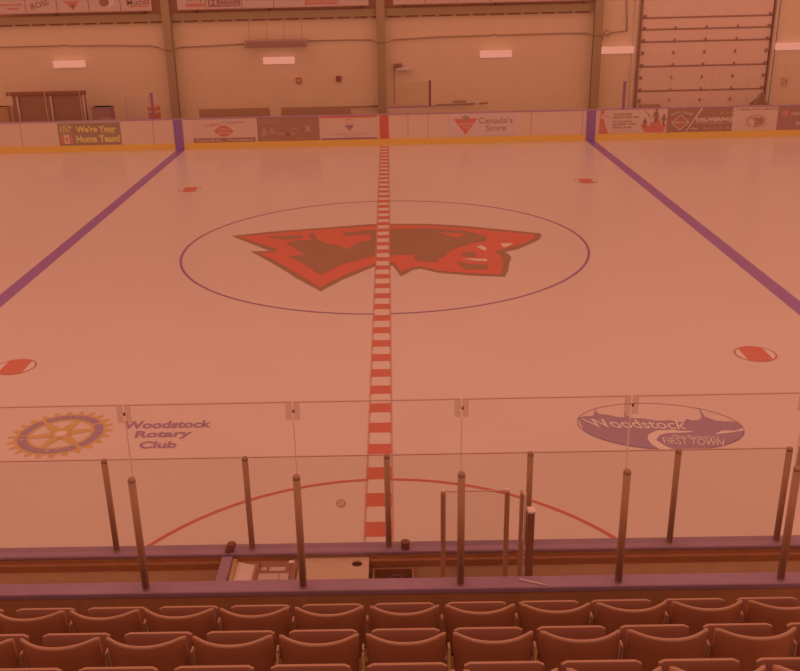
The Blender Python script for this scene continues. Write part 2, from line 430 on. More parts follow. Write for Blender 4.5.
# ------------------------------------------------------------------ roll-up door
D = empty('door_1', kind='structure')
YD = 17.42
x0, x1 = 10.04, 15.05
lines = [5.9, 4.88, 4.03, 3.60, 3.14, 2.21, 1.27, .4, 0]
dm = mat('door_panel_paint', (208, 124, 94), .5, noise=.02); ds = mat('door_seam', (150, 78, 55), .6)
for a, b in zip(lines[:-1], lines[1:]):
    MB().bbox(x0, x1, YD, YD+.07, b+.02, a-.02, dm, .008).build('door_panel', D)
for z in lines[2:-1]:
    MB().box(x0, x1, YD-.012, YD+.02, z-.035, z+.03, ds).build('panel_seam', D)
hinge = mat('hinge_metal', (142, 76, 56), .4)
for zi, z in enumerate([4.03, 3.60, 3.14, 2.68, 2.21, 1.74, 1.27, .85]):
    for f in (.02, .26, .5, .74, .98):
        x = x0+(x1-x0)*f; w = .07 if .1 < f < .9 else .11; 
        if z == 4.03 and .1 < f < .9: continue
        MB().bbox(x-w*.5, x+w*.5, YD-.04, YD-.012, z-.01, z+.11, hinge, .01).build('hinge', D)
for x in (x0-.07, x1+.03):
    MB().box(x, x+.05, YD-.08, YD+.07, 0, 6.3, mat('door_track', (148, 74, 50), .5)).build('track', D)
for x in (x0-.30, x1+.10, x1+.26):
    MB().box(x, x+.12, YD-.02, YD+.08, 0, 6.3, mat('door_trim', (196, 122, 90), .6)).build('door_frame', D)
# ------------------------------------------------------------------ banners over the girt
YS = 17.1
def banner(xa, xb, z0=None):
    pass
bw = mat('banner_white', (186, 110, 86), .6)
bred = pm(180, 80, 58); bdk = pm(142, 70, 52)
BZ = ony(300, 6.5, YS).z
banners = []
edges_l = [(-6, 25.5), (25.5, 57), (57, 88.7), (88.7, 120.5), (120.5, 152)]
edges_m = [(177, 206), (206, 242), (242, 274), (274, 306), (306, 338), (338, 369)]
edges_r = [(393, 425), (425, 457), (457, 490), (490, 523), (523, 556), (556, 590)]
desc = {0: 'leftmost, with a faint red emblem', 1: 'second from the left, slanted dark word', 2: 'third from the left, orange pointed badge', 3: 'fourth from the left, round dark mark', 4: 'just left of the left column, dark red script',
        5: 'just right of the left column, red block', 6: 'dark red block with white word', 7: 'dark thin word, third past the left column', 8: 'blank panel with a curved stroke', 9: 'red block with pale word',
        10: 'blank, just left of the middle column', 11: 'thin sliver just right of middle column'}
for i, (p0, p1) in enumerate(edges_l+edges_m+edges_r):
    a = ony(p0, 8, YS); b = ony(p1, 8, YS)
    lab = desc.get(i)
    if not lab: lab = 'thin sliver, %s past the middle column' % ORD[i-11]
    t = empty('sponsor_banner', 'white sponsor banner above the girt, ' + lab, 'banner', 'sponsor banners above the wall beam')
    MB().bbox(a.x+.012, b.x-.012, YS, YS+.03, BZ, BZ+.95, bw, .004).build('panel', t)
    MB().box(a.x+.0, b.x-.0, YS-.01, YS+.05, BZ-.03, BZ, mat('banner_rail', (172, 96, 72), .5)).build('bottom_rail', t)
    def BP(u, v, layer=1, a=a, b=b): return (a.x+.02+u*(b.x-a.x-.04), YS-.002*layer, BZ+v)
    dd = Decal(BP)
    if i == 0: dd.q(.42, .13, .80, .2, bred); dd.q(.1, .28, .9, .33, bred)
    if i == 1: dd.text('ROSS', [(.15, .34), (.72, .46), (.8, .30), (.18, .10)], bdk, 1, .02)
    if i == 2: dd.p([(.22, .40), (.76, .40), (.5, .06)], bred); dd.p([(.4, .28), (.6, .28), (.5, .1)], bdk, 2)
    if i == 3: dd.p(ell(.62, .33, .22, .2, 24), pm(196, 120, 96)); dd.p(ell(.5, .33, .16, .16, 24), bdk, 2)
    if i == 4: dd.text('Mudds', [(.2, .42), (.95, .44), (.95, .2), (.2, .18)], bdk, 1, .02); dd.q(.25, .12, .9, .17, bred)
    if i == 5: dd.q(.3, .08, .98, .2, bred); dd.trect('PITTS', .38, .44, .88, .24, bdk)
    if i == 6: dd.q(.05, .06, .97, .62, bdk); dd.trect('HONDA', .36, .19, .94, .09, bw, 2, .01); dd.trect('WALLY', .36, .38, .94, .22, bw, 2, .01); dd.trect('H', .1, .32, .3, .12, bw, 2, .02)
    if i == 7: dd.trect('BRUCE', .1, .4, .95, .26, bdk, 1, .0)
    if i == 8: dd.p([(.1, .5), (.14, .34), (.2, .24), (.17, .36), (.14, .5)], bdk)
    if i == 9: dd.q(.0, .06, .97, .5, bred); dd.trect('CONVENIENCE', .05, .3, .92, .12, bw, 2, .01)
    if dd.v: dd.build('printed_design', t)
for p in (56, 145, 197, 270, 362, 405, 495, 583):
    v = ony(p, 15, 17.55)
    b = MB().box(v.x-.025, v.x+.025, 17.5, 17.6, 4.6, BZ+.1, dk)
    tag(b.build('trim_3'), kind='structure')

# ------------------------------------------------------------------ far rink boards
BT = 1.12
FB = empty('rink_boards', 'white far rink boards with yellow kick strip and sponsor prints', 'rink boards', loc=(0, YB, 0))
at(FB, MB().box(-28, 28, YB, YB+.12, 0, BT-.04, M_white).build('board_body'))
tag(at(FB, MB().box(-28, 28, YB-.012, YB+.0, 0, .235, M_yel).build('kick_strip')), 'yellow kick strip')
at(FB, MB().bbox(-28, 28, YB-.02, YB+.15, BT-.04, BT, mat('far_cap', (158, 84, 82), .4), .012).build('cap_rail'))
def BPX(px, py, layer=1):
    v = ony(px, py, YB-.003*layer-.001); return (v.x, v.y, v.z)
bmark = pm(134, 66, 86)
for xx, mt, w, nm in ((-7.52, bmark, .165, 'blue'), (7.46, bmark, .165, 'blue'), (-.03, M_red, .16, 'red')):
    d = MB().box(xx-w, xx+w, YB-.016, YB, (.24 if nm == 'red' else 0.0), BT-.04, mt)
    tag(at(FB, d.build('line_mark')), '%s stripe up the boards where the line meets them' % nm)
seam = mat('board_seam', (168, 92, 72), .5)
for px in (20.5, 153, 408, 428, 531, 588-6, 785+40):
    v = ony(px, 130, YB)
    at(FB, MB().box(v.x-.012, v.x+.012, YB-.003, YB, .235, BT-.04, seam).build('panel_seam'))
ADN = [0]
def ad(px0, py0, px1, py1, bg, label, fn, h=None):
    # rectangle given by the top-left and bottom-right pixels at its corners, kept upright on the board
    a = ony(px0, py0, YB); b = ony(px1, py1, YB)
    za, zb = h if h else (max(a.z, b.z), min(a.z, b.z))
    xa, xb = a.x, b.x
    asp = (xb-xa)/(za-zb)
    def pl(u, v, layer=1): return (xa+u*(xb-xa), YB-.0025*layer-.002-off, za-v*(za-zb))
    ADN[0] += 1; off = .001*ADN[0]
    d = Decal(pl); d.q(0, 0, 1, 1, bg, 1)
    if fn: fn(d, asp)
    tag(at(FB, d.build('board_advert')), label)
Z = (1.075, .24)
wy = pm(198, 124, 60); adw = pm(192, 115, 87)
def f_kent(d, asp):
    d.trect('KENT', .035, .16, .22, .42, wy, 2, .01)
    d.p([(.03, .16), (.13, .06), (.24, .16), (.22, .16), (.13, .09), (.05, .16)], wy, 2)
    d.q(.04, .5, .22, .92, pm(186, 78, 60), 2); d.q(.085, .5, .17, .92, adw, 3)
    d.p([(.128, .58), (.14, .66), (.155, .64), (.15, .74), (.132, .78), (.132, .84), (.124, .84), (.124, .78), (.104, .74), (.10, .64), (.115, .66)], pm(186, 78, 60), 4)
    d.trect("We're Your", .29, .13, .93, .42, wy, 2, .04)
    d.q(.68, .46, .92, .48, wy, 2)
    d.trect("Home Team!", .28, .55, .98, .88, wy, 2, .04)
ad(56.5, 121.5, 122.5, 146, pm(144, 82, 58), "dark advert reading We're Your Home Team! in yellow with a small flag", f_kent, (1.045, .24))
def f_dairy(d, asp):
    d.text('northern', [(.18, .2), (.46, .10), (.46, .28), (.18, .36)], pm(186, 78, 60), 2, .01)
    d.text('Carpets', [(.5, .08), (.83, .06), (.83, .22), (.5, .26)], pm(150, 88, 86), 2, .01)
    L = [(.34, .52), (.40, .38), (.45, .3), (.5, .28), (.55, .3), (.60, .38), (.66, .52), (.60, .66), (.55, .74), (.5, .77), (.45, .74), (.40, .66)]
    d.p(L, pm(184, 74, 54), 2)
    d.trect('Dairy', .43, .39, .58, .50, adw, 3, .01); d.trect('Queen', .40, .53, .60, .65, adw, 3, .01)
    d.q(.0, .81, 1, 1, pm(148, 74, 52), 2)
    d.trect('Connell St.', .05, .845, .45, .965, adw, 3, .01); d.trect('Woodstock', .54, .845, .97, .965, adw, 3, .01)
ad(191.5, 118, 255.8, 143, adw, 'white advert with a red lips-shaped badge above a dark address band', f_dairy, Z)
def f_photo(d, asp):
    l = pm(172, 102, 78)
    d.trect('WORK AND PLAY HARD WITH', .03, .06, .38, .12, l, 2); d.trect('SPORTS EQUIPMENT', .03, .16, .42, .22, l, 2)
    for pts in ([(.06, .8), (.08, .5), (.12, .42), (.16, .6), (.15, .78)], [(.17, .62), (.22, .4), (.28, .55), (.3, .68), (.2, .7)], [(.3, .66), (.46, .64), (.42, .72), (.32, .72)],
                [(.52, .62), (.64, .66), (.6, .76), (.54, .74)], [(.54, .46), (.66, .46), (.64, .54), (.55, .53)]):
        d.p(pts, pm(160, 90, 66), 2)
    d.p([(.44, .75), (.48, .6), (.52, .7), (.5, .84)], pm(138, 66, 46), 3)
    d.p([(.76, .36), (.79, .36), (.86, .62), (.83, .62)], l, 2); d.p([(.83, .36), (.86, .36), (.79, .62), (.76, .62)], l, 3)
    d.trect('THE SOCIAL PAGE', .05, .88, .3, .94, l, 2); d.trect('WWW.  .COM', .62, .88, .88, .93, l, 2)
ad(256.4, 117, 320, 141.5, pm(150, 76, 52), 'dark brown photo advert with pale figures and a pale X', f_photo, Z)
def f_remax(d, asp):
    d.q(0, 0, 1, .075, pm(188, 70, 50), 2); d.q(0, .925, 1, 1, pm(142, 72, 70), 2)
    cx = .505
    k = 1/asp
    arc = [(cx-.085, .2), (cx-.06, .15), (cx, .12), (cx+.06, .15), (cx+.085, .2), (cx+.05, .175), (cx, .165), (cx-.05, .175)]
    d.p(arc, pm(180, 78, 60), 2)
    d.p([(cx-.085, .42), (cx-.05, .385), (cx, .375), (cx+.05, .385), (cx+.085, .42), (cx+.03, .55), (cx+.012, .62), (cx-.012, .62), (cx-.03, .55)], pm(146, 78, 72), 2)
    d.trect('RE/MAX', cx-.075, .25, cx+.075, .32, pm(186, 100, 78), 2)
    d.trect('HARTFORD REALTY', .22, .73, .5, .79, pm(160, 90, 70), 2); d.trect('506-328-8000', .38, .83, .66, .88, pm(160, 90, 70), 2)
    d.trect('WOODSTOCK', .53, .73, .82, .79, pm(160, 90, 70), 2)
ad(320.6, 116, 377.4, 139, adw, 'white advert with a small balloon badge between red and purple bars', f_remax, (1.08, .24))
def f_tire(d, asp):
    d.p([(.06, .24), (.56*.68+.045, .24), (.245, .95)], pm(188, 74, 52), 2)
    d.p([(.245, .07), (.27, .15), (.30, .14), (.295, .24), (.27, .3), (.245, .33), (.22, .3), (.195, .24), (.19, .14), (.22, .15)], pm(150, 92, 58), 3)
    d.trect('CANADIAN', .14, .42, .355, .52, adw, 3, .01); d.trect('TIRE', .2, .58, .295, .68, adw, 3, .01)
    d.trect("Canada's", .44, .2, .96, .47, pm(152, 84, 62), 2, .01); d.trect('Store', .55, .54, .86, .79, pm(152, 84, 62), 2, .01)
ad(449.5, 113.5, 515, 136, pm(192, 116, 94), "white advert with a red triangle reading Canada's Store", f_tire, (1.09, .27))
def f_sport(d, asp):
    r = pm(184, 76, 54); k = pm(136, 68, 52)
    d.p([(.01, .0), (.075, .0), (.06, .3), (.08, .6), (.14, 1), (0, 1)], r, 2)
    d.p([(.08, .6), (.1, .7), (.19, 1), (.14, 1)], pm(196, 110, 76), 2)
    d.p(ell(.09, .29, .08, .12, 24), adw, 3); d.trect('Hockey', .035, .24, .15, .33, pm(180, 84, 64), 4, .01)
    d.trect('CANADIAN', .195, .17, .46, .26, k, 2, .03); d.trect('SPORT FOR LIFE', .195, .30, .57, .39, k, 2, .03)
    d.trect('AU CANADA', .195, .47, .48, .55, k, 2, .03); d.trect("LE SPORT C'EST", .195, .58, .54, .67, k, 2, .03); d.trect('POUR LA VIE', .195, .71, .47, .80, k, 2, .03)
    d.trect('canadiansportforlife.ca', .195, .88, .58, .92, k, 2)
    leaf = [(.62, .8), (.60, .62), (.68, .66), (.74, .74), (.73, .56), (.78, .58), (.795, .38), (.83, .3), (.86, .4), (.88, .58), (.90, .56), (.89, .7), (.93, .68), (.975, .66), (.96, .82), (.93, .98), (.66, .98)]
    d.p(leaf, r, 2)
    for (x, y, s) in ((.815, .08, 1.0), (.93, .28, .8), (.66, .42, .7)):
        d.p(ell(x, y, .018*s, .05*s, 14), k, 4)
        d.p([(x-.02*s, y+.06*s), (x+.02*s, y+.06*s), (x+.05*s, y+.28*s), (x+.03*s, y+.3*s), (x+.012*s, y+.16*s), (x+.02*s, y+.5*s), (x-.02*s, y+.5*s), (x-.012*s, y+.16*s), (x-.04*s, y+.3*s), (x-.055*s, y+.28*s)], k, 4)
    d.p([(.63, .05), (.70, .2), (.74, .42), (.73, .42), (.69, .22)], k, 3)
ad(600.2, 109, 667.3, 133.5, adw, 'white advert with a red maple leaf and small figures, Canadian Sport for Life', f_sport, (1.11, .24))
def f_deliv(d, asp):
    l = pm(196, 124, 98)
    d.p([(.205, .24), (.335, .58), (.2, .92), (.065, .58)], l, 2); d.p([(.205, .28), (.318, .58), (.2, .87), (.08, .58)], pm(150, 76, 52), 3)
    d.p([(.205, .35), (.29, .58), (.2, .8), (.11, .58)], pm(170, 74, 52), 4); d.trect('DEPOT', .08, .54, .32, .63, l, 5, .01)
    d.text('HOME', [(.05, .2), (.19, .1), (.20, .18), (.06, .3)], l, 2, .01); d.text('BUILDING', [(.22, .1), (.38, .2), (.36, .3), (.22, .18)], l, 2, .01)
    d.p([(.49, .0), (.515, .0), (.3, .98), (.285, .98)], l, 2)
    d.trect('DELIVERING', .43, .4, .965, .57, l, 2, .035); d.trect('ON OUR PROMISES EVERY DAY', .43, .6, .965, .66, l, 2)
    d.trect('f', .795, .15, .82, .26, l, 2); d.p(ell(.88, .2, .02, .06, 14), pm(180, 80, 62), 2); d.trect('in', .94, .17, .97, .24, l, 2)
    for x in (.4, .56, .62, .7, .8, .9): d.trect('C' if x == .62 else 'A', x, .8, x+.03, .9, l, 2)
    d.q(.36, .84, .47, .87, l, 2)
ad(668, 107.5, 733.2, 132, pm(150, 76, 52), 'dark advert reading DELIVERING beside a diamond badge', f_deliv, Z)
def f_beaver(d, asp):
    r = pm(184, 80, 60); k = pm(150, 80, 60)
    d.trect('1-800-872-(8473)', .08, .05, .95, .17, k, 2, .02)
    n = 40
    cx, cy, R = .5, .6, .2
    vs = []; fs = []
    for i in range(n+1):
        t = 2*PI*i/n
        for rr in (R, R*.87): vs.append(d.place(cx+rr*math.cos(t), cy+rr*math.sin(t)*asp*.62, 4))
    for i in range(n): fs.append((2*i, 2*i+1, 2*i+3, 2*i+2))
    d.add(vs, fs, r)
    d.p([(.36, .42), (.39, .39), (.64, .78), (.61, .81)], r, 5)
    d.p([(.45, .45), (.49, .43), (.55, .47), (.62, .46), (.66, .55), (.65, .66), (.6, .76), (.52, .78), (.5, .84), (.47, .82), (.48, .72), (.44, .70), (.5, .64), (.5, .55), (.46, .52)], k, 3)
    for a in list(range(20, 165, 18))+list(range(200, 345, 18)):
        t = math.radians(a); x = cx+.245*math.cos(t); y = cy-.245*math.sin(t)*asp*.62
        d.p(ell(x, y, .013, .025, 8), pm(170, 90, 70), 2)
ad(733.8, 105.5, 778.5, 130, adw, 'white advert with a dark animal crossed out in a red circle', f_beaver, Z)
def f_tyre(d, asp):
    d.p([(.06, .3), (.12, .16), (.22, .14), (.2, .4), (.06, .42)], pm(180, 80, 62), 2)
    d.trect('TIRE CENTRE', .25, .26, .8, .38, adw, 2, .02); d.trect('506-328', .38, .66, .85, .82, adw, 2, .02)
ad(779, 104, 826, 129, pm(152, 76, 58), 'dark advert at the right edge, part of the word TIRE', f_tyre, Z)

# ------------------------------------------------------------------ far glass and posts
fpost = mat('far_post_purple', (136, 62, 72), .4)
for px, py, w in ((151, 93.5, 'left'), (625, 82, 'right')):
    v = ony(px, py, YB+.07); t = empty('end_post', 'purple end post of the far rink glass, %s one' % w, 'glass post')
    MB().bbox(v.x-.045, v.x+.045, YB+.03, YB+.12, BT, v.z, fpost, .01).build('post', t)
    MB().bbox(v.x-.055, v.x+.055, YB+.02, YB+.13, v.z, v.z+.02, fpost, .005).build('post_cap', t)
xl = [ony(p, 110, YB+.07).x for p in (152, 117, 82, 47, 12, -25)]
xr = [ony(p, 100, YB+.07).x for p in (624, 669, 710, 745, 782, 822)]
def pane(name, label, x0, x1, y0, y1, z0, z1, gm, em, grp, edges=True, ew=.006, top=True):
    t = empty(name, label, 'glass panel', grp, ((x0+x1)/2, (y0+y1)/2, z0))
    at(t, MB().box(x0, x1, y0, y1, z0, z1, gm).build('pane'))
    if edges:
        b = MB()
        if top: b.box(x0, x1, y0-.001, y1+.001, z1, z1+ew, em)
        at(t, b.build('edge_strip'))
    return t
for k in range(5):
    w = ['next to the left end post', 'second from the left end post', 'third from the left end post', 'fourth from the left end post', 'at the left photo edge'][k]
    pane('rink_glass', 'clear glass panel on the far boards, '+w, xl[k+1]+.012, xl[k]-(.06 if k == 0 else .012), YB+.05, YB+.062, BT, 2.5, M_clear, M_edge, 'far glass panels', True, .004)
for k in range(5):
    w = ['next to the right end post', 'second from the right end post', 'third from the right end post', 'fourth from the right end post', 'at the right photo edge'][k]
    pane('rink_glass', 'clear glass panel on the far boards, '+w, xr[k]+(.06 if k == 0 else .012), xr[k+1]-.012, YB+.05, YB+.062, BT, 2.5, M_clear, M_edge, 'far glass panels', True, .004)
sj = mat('far_joint', (182, 108, 80), .4)
for k, x in enumerate(xl[1:5]): tag(MB().bbox(x-.008, x+.008, YB+.045, YB+.067, BT, 2.5, sj, .002).build('glass_joint_strip'), 'thin pale joint between far glass panels, %s left of the left end post' % ORD[k], 'joint strip', 'joint strips in the far glass')
for k, x in enumerate(xr[1:5]): tag(MB().bbox(x-.008, x+.008, YB+.045, YB+.067, BT, 2.5, sj, .002).build('glass_joint_strip'), 'thin pale joint between far glass panels, %s right of the right end post' % ORD[k], 'joint strip', 'joint strips in the far glass')

# ------------------------------------------------------------------ things behind the far boards
bk = mat('bench_back_brown', (158, 84, 54), .6)
for (p0, p1, pt), w in (((198.5, 269.5, 108.4), 'left one, behind the lips-badge advert'), ((281, 351, 106.8), 'right one, behind the photo advert')):
    a = ony(p0, pt, 15); b = ony(p1, pt, 15)
    t = empty('player_bench', 'long low brown bench back above the far boards, '+w, 'bench', 'player bench backs', ((a.x+b.x)/2, 15, 0))
    z = (a.z+b.z)/2
    at(t, MB().bbox(a.x, b.x, 15, 15.05, .5, z, bk, .01).build('backrest'))
    at(t, MB().bbox(a.x, b.x, 14.6, 15.0, .42, .47, bk, .01).build('seat'))
    for f in (.05, .5, .95):
        x = a.x+(b.x-a.x)*f; at(t, MB().box(x-.03, x+.03, 14.65, 15.04, 0, .42, bk).build('leg'))
# screen with three poles
y = 16.0
a = ony(9, 92.5, y); b = ony(85, 91.5, y)
t = empty('covered_screen', 'wide dark screen with three pale poles behind the far boards', 'screen', loc=((a.x+b.x)/2, y, 0))
sc = mat('screen_cloth', (144, 72, 46), .7); zt = (a.z+b.z)/2+.02
at(t, MB().bbox(a.x+.08, b.x-.02, y, y+.08, .1, zt-.12, sc, .02).build('cloth'))
at(t, MB().bbox(a.x-.12, b.x, y-.06, y+.14, zt-.14, zt, mat('screen_bar', (136, 58, 34), .6), .02).build('top_bar'))
for p in (16.6, 50.2, 83):
    v = ony(p, 96, y-.05); at(t, MB().tube([(v.x, y-.05, zt-.15), (v.x, y-.05, 0)], .04, mat('pole_pale', (182, 110, 84), .4), 8).build('pole'))
for dx in (-.02, .2): at(t, MB().bbox(a.x-.1+dx, a.x+.1+dx, y+.02, y+.07, .1, zt-.5+dx*.8, sc, .02).build('fold'))
def block(name, label, cat, p0, p1, pt, y, dep, mt, zb=0.0, parts=()):
    a = ony(p0, pt, y); b = ony(p1, pt, y)
    t = empty(name, label, cat, loc=((a.x+b.x)/2, y, zb))
    at(t, MB().bbox(a.x, b.x, y, y+dep, zb, a.z, mt, .03).build('body'))
    at(t, MB().bbox(a.x-.015, b.x+.015, y-.015, y+dep+.015, a.z-.05, a.z, mt, .01).build('lid'))
    return t
block('storage_box', 'tan storage box at the left photo edge behind the far boards', 'box', -14, 7, 107.5, 16.6, .4, mat('box_tan', (178, 96, 60), .6))
block('travel_trunk', 'blue-grey trunk right of the dark screen', 'box', 91, 110.5, 107.6, 15.6, .5, mat('trunk_blue', (150, 78, 64), .6))
v0 = ony(90, 117, 14.6); v1 = ony(116, 114.2, 14.6)
b = MB(); n = 16; xa, xb = v0.x, v1.x
prof = [(xa+(xb-xa)*k/n, .8+.27*math.sin(PI*k/n)**.6) for k in range(n+1)]
vs = [(x, yy, z) for x, z in prof for yy in (14.5, 14.8)]; vs2 = [(x, yy, 0) for x, z in prof for yy in (14.5, 14.8)]
b.add(vs+vs2, [(2*k, 2*k+1, 2*k+3, 2*k+2) for k in range(n)] + [(2*k, 2*k+2, 2*(n+1)+2*k+2, 2*(n+1)+2*k) for k in range(n)] + [(2*k+1, 2*k+3, 2*(n+1)+2*k+3, 2*(n+1)+2*k+1) for k in range(n)], mat('bag_brown', (152, 82, 60), .7))
tag(b.build('equipment_bag'), 'low rounded brown bag in front of the blue-grey trunk', 'bag')
v = ony(153.5, 104.5, 14.8); zt = v.z
orr = mat('cooler_orange', (192, 84, 50), .4)
t = empty('water_cooler', 'orange drum water cooler beside the left purple end post', 'cooler', loc=(v.x, 14.8, 0))
at(t, MB().lathe((v.x, 14.8, .6), [(.2, 0), (.215, .02), (.23, zt-.75), (.24, zt-.72)], orr).build('body'))
at(t, MB().lathe((v.x, 14.8, zt-.12), [(.24, 0), (.245, .06), (.2, .1), (.08, .12)], orr).build('lid'))
tag(at(t, MB().lathe((v.x, 14.8, zt-.30), [(.236, 0), (.236, .07)], mat('cooler_band', (190, 110, 82), .5)).build('band')), 'pale band')
at(t, MB().bbox(v.x-.3, v.x+.3, 14.5, 15.1, 0, .6, bk, .02).build('stand'))
a = ony(122, 99, 17.0); b_ = ony(145, 99, 17.0)
t = empty('notice_board', 'faint pale notice board on the wall left of the orange cooler', 'notice board', loc=((a.x+b_.x)/2, 17.5, 1))
at(t, MB().bbox(a.x, b_.x, 17.46, 17.5, .55, a.z, mat('notice_pale', (202, 122, 90), .6), .006).build('sheet'))
at(t, MB().box(a.x-.03, b_.x+.03, 17.48, 17.5, .52, a.z+.03, mat('notice_frame', (190, 112, 80), .6)).build('frame'))
# raised partition right of the middle column
a = ony(388, 106.6, 15); b_ = ony(436, 105.4, 15); zt = (a.z+b_.z)/2
t = empty('bench_partition', 'short raised white partition with blue cap and glass behind the far boards', 'partition', loc=((a.x+b_.x)/2, 15, 0))
at(t, MB().box(a.x, b_.x, 15, 15.1, 0, zt-.04, M_white).build('panel'))
tag(at(t, MB().bbox(a.x-.02, b_.x+.02, 14.97, 15.13, zt-.04, zt, mat('far_cap', (158, 84, 82)), .01).build('cap_rail')), 'blue cap rail')
g0 = ony(395, 82.5, 15); g1 = ony(430, 82, 15)
at(t, MB().box(g0.x, g1.x-.05, 15.04, 15.055, zt, g0.z, glassmat('green_glass', (.955, .955, .92), .02)).build('glass_pane'))
at(t, MB().bbox(g0.x-.03, g0.x, 15.02, 15.08, zt, g0.z+.02, mat('thin_post', (164, 92, 66), .5), .004).build('thin_post'))
tag(at(t, MB().bbox(g1.x-.05, g1.x+.04, 15.0, 15.1, zt, g1.z+.05, mat('maroon_post', (132, 54, 46), .4), .01).build('end_post')), 'maroon end post')
# pipes low on the wall
pp = mat('pipe_brown', (158, 84, 60), .5)
for L, w in (([(351, 107), (378, 106)], 'left of the middle column'), ([(436, 105), (475, 103.6)], 'right of the bench partition'), ([(479, 103.6), (488, 102.6)], 'short piece, rightmost'), ([(453, 101.6), (466, 101.2)], 'short upper piece')):
    p = [ony(x, yy, 17.3) for x, yy in L]
    tag(MB().tube(p, .035, pp, 8).build('wall_pipe'), 'thin brown pipe low on the far wall, '+w, 'pipe')
# dark folded frame behind the far right glass
t0 = ony(755, 103, 16.6); t1 = ony(762, 92.5, 16.6); t2 = ony(767, 103, 16.6); t00 = ony(747, 104, 16.6)
fm = mat('folded_dark', (146, 76, 52), .6)
t = empty('folded_frame', 'dark folded frame leaning at the foot of the big door', 'frame', loc=(t1.x, 16.6, 0))
at(t, MB().tube([(t00.x-.2, 16.5, 0), t1], .06, fm, 8).build('strut'))
at(t, MB().tube([(t2.x+.25, 16.6, 0), t1], .06, fm, 8).build('strut'))
b = MB(); b.poly([(t00.x, 16.55, .35), (t2.x+.12, 16.55, .35), (t2.x, 16.55, t0.z), (t1.x+.05, 16.55, t1.z-.25), (t1.x-.06, 16.55, t1.z-.1), (t00.x+.1, 16.55, t0.z)], fm)
b.poly([(t00.x, 16.59, .35), (t2.x+.12, 16.59, .35), (t2.x, 16.59, t0.z), (t1.x+.05, 16.59, t1.z-.25), (t1.x-.06, 16.59, t1.z-.1), (t00.x+.1, 16.59, t0.z)], fm)
at(t, b.build('cloth'))
a = ony(640, 104.8, 16.8); b_ = ony(660, 104.2, 16.8)
tag(MB().bbox(a.x, b_.x, 16.6, 17.0, 0, a.z, mat('mat_dark', (152, 80, 56), .7), .05, 3).build('rolled_mat'), 'low dark rolled mat at the left foot of the big door', 'mat')

# ------------------------------------------------------------------ near boards, boxes, rear wall
NB = empty('rink_boards', 'near rink boards with a wide blue cap below the seats', 'rink boards', loc=(0, -13.6, 0))
at(NB, MB().box(-8, 8, -13.64, -13.52, .3, 1.05, M_white).build('board_body'))
tag(at(NB, MB().box(-8, 8, -13.52, YN, 0, .22, M_yel).build('kick_strip')), 'yellow kick strip')
tag(at(NB, MB().box(-8, 8, -13.64, -13.52, 0, .3, M_white).build('board_foot')), 'white foot')
tag(at(NB, MB().bbox(-8, 8, -13.645, -13.49, 1.055, 1.09, M_cap, .012, 3).build('cap_rail')), 'blue cap rail')
tag(at(NB, MB().box(-8, 8, -13.68, -13.64, .955, 1.018, M_cap_shade).box(-8, 8, -13.645, -13.64, 1.018, 1.052, M_cap_shade).build('cap_shade_strip')), 'dark strip standing in for the shade under the cap')  # dark strip paints in the shade below the cap
tag(at(NB, MB().box(-8, 8, -13.67, -13.64, .3, .955, M_ply).build('inner_panel')), 'worn plywood inner panel')
tag(MB().box(-8, 8, -14.56, -13.70, 0, .3, slab).build('floor'), kind='structure')
RB = empty('rear_partition', 'brown rear wall of the penalty boxes with a wide blue cap, just before the seats', 'partition', loc=(0, -14.65, 0))
at(RB, MB().box(-8, 8, -14.68, -14.56, .3, 1.42, M_brown).build('panel'))
tag(at(RB, MB().bbox(-8, 8, -14.69, -14.545, 1.42, 1.47, M_cap, .012, 3).build('cap_rail')), 'blue cap rail')
# divider left of the timekeeper's box
a = onz(219, 572, 1.09); b_ = onz(236, 557, 1.09)
t = empty('box_divider', 'low blue-capped divider wall left of the scorekeeper desk', 'divider', loc=(a.x, -14.1, 0))
xd0, xd1 = onz(215.5, 578, 1.1).x, onz(227, 578, 1.1).x
at(t, MB().box(xd0+.02, xd1-.02, -14.555, -13.69, .3, 1.06, M_brown).build('panel'))
at(t, MB().bbox(xd0, xd1, -14.555, -13.69, 1.06, 1.10, M_cap, .01, 2).build('cap_rail'))
# desk
t = empty('scorekeeper_desk', 'light desk top with a round cable hole between front and rear caps', 'desk', loc=(-.3, -14, 0))
dx0 = xd1+.004; dxm = onz(299, 565, 1.02).x; dx1 = onz(369, 565, 1.02).x
ZD = 1.04
dl = mat('desk_laminate', (180, 106, 76), .5, noise=.03, scale=12)
hx = onz(357, 563.5, ZD)
def desk_top():
    bm = bmesh.new(); n = 28
    hc = [bm.verts.new((hx.x+.045*math.cos(2*PI*k/n), hx.y+.045*math.sin(2*PI*k/n), ZD)) for k in range(n)]
    co = [bm.verts.new(c) for c in ((dxm, -14.4, ZD), (dx1, -14.4, ZD), (dx1, -13.65, ZD), (dxm, -13.65, ZD))]
    es = [bm.edges.new((hc[k], hc[(k+1) % n])) for k in range(n)] + [bm.edges.new((co[k], co[(k+1) % 4])) for k in range(4)]
    bmesh.ops.triangle_fill(bm, edges=es, use_beauty=True)
    r = bmesh.ops.extrude_face_region(bm, geom=bm.faces[:])
    for v in [g for g in r['geom'] if isinstance(g, bmesh.types.BMVert)]: v.co.z -= .02
    return bm
at(t, MB().addbm(desk_top(), dl).build('desk_top'))
at(t, MB().lathe((hx.x, hx.y, ZD-.05), [(.046, 0), (.046, .02)], mat('hole_dark', (120, 50, 28), .7)).build('hole_cup'))
at(t, MB().box(dx0, dxm, -14.4, -13.69, ZD-.05, ZD-.02, mat('desk_wood', (176, 96, 54), .5, noise=.08, scale=10)).build('side_shelf'))
at(t, MB().box(dx0, dx0+.03, -14.4, -13.69, ZD-.05, ZD+.03, mat('desk_wood', (170, 92, 54))).build('edge_board'))
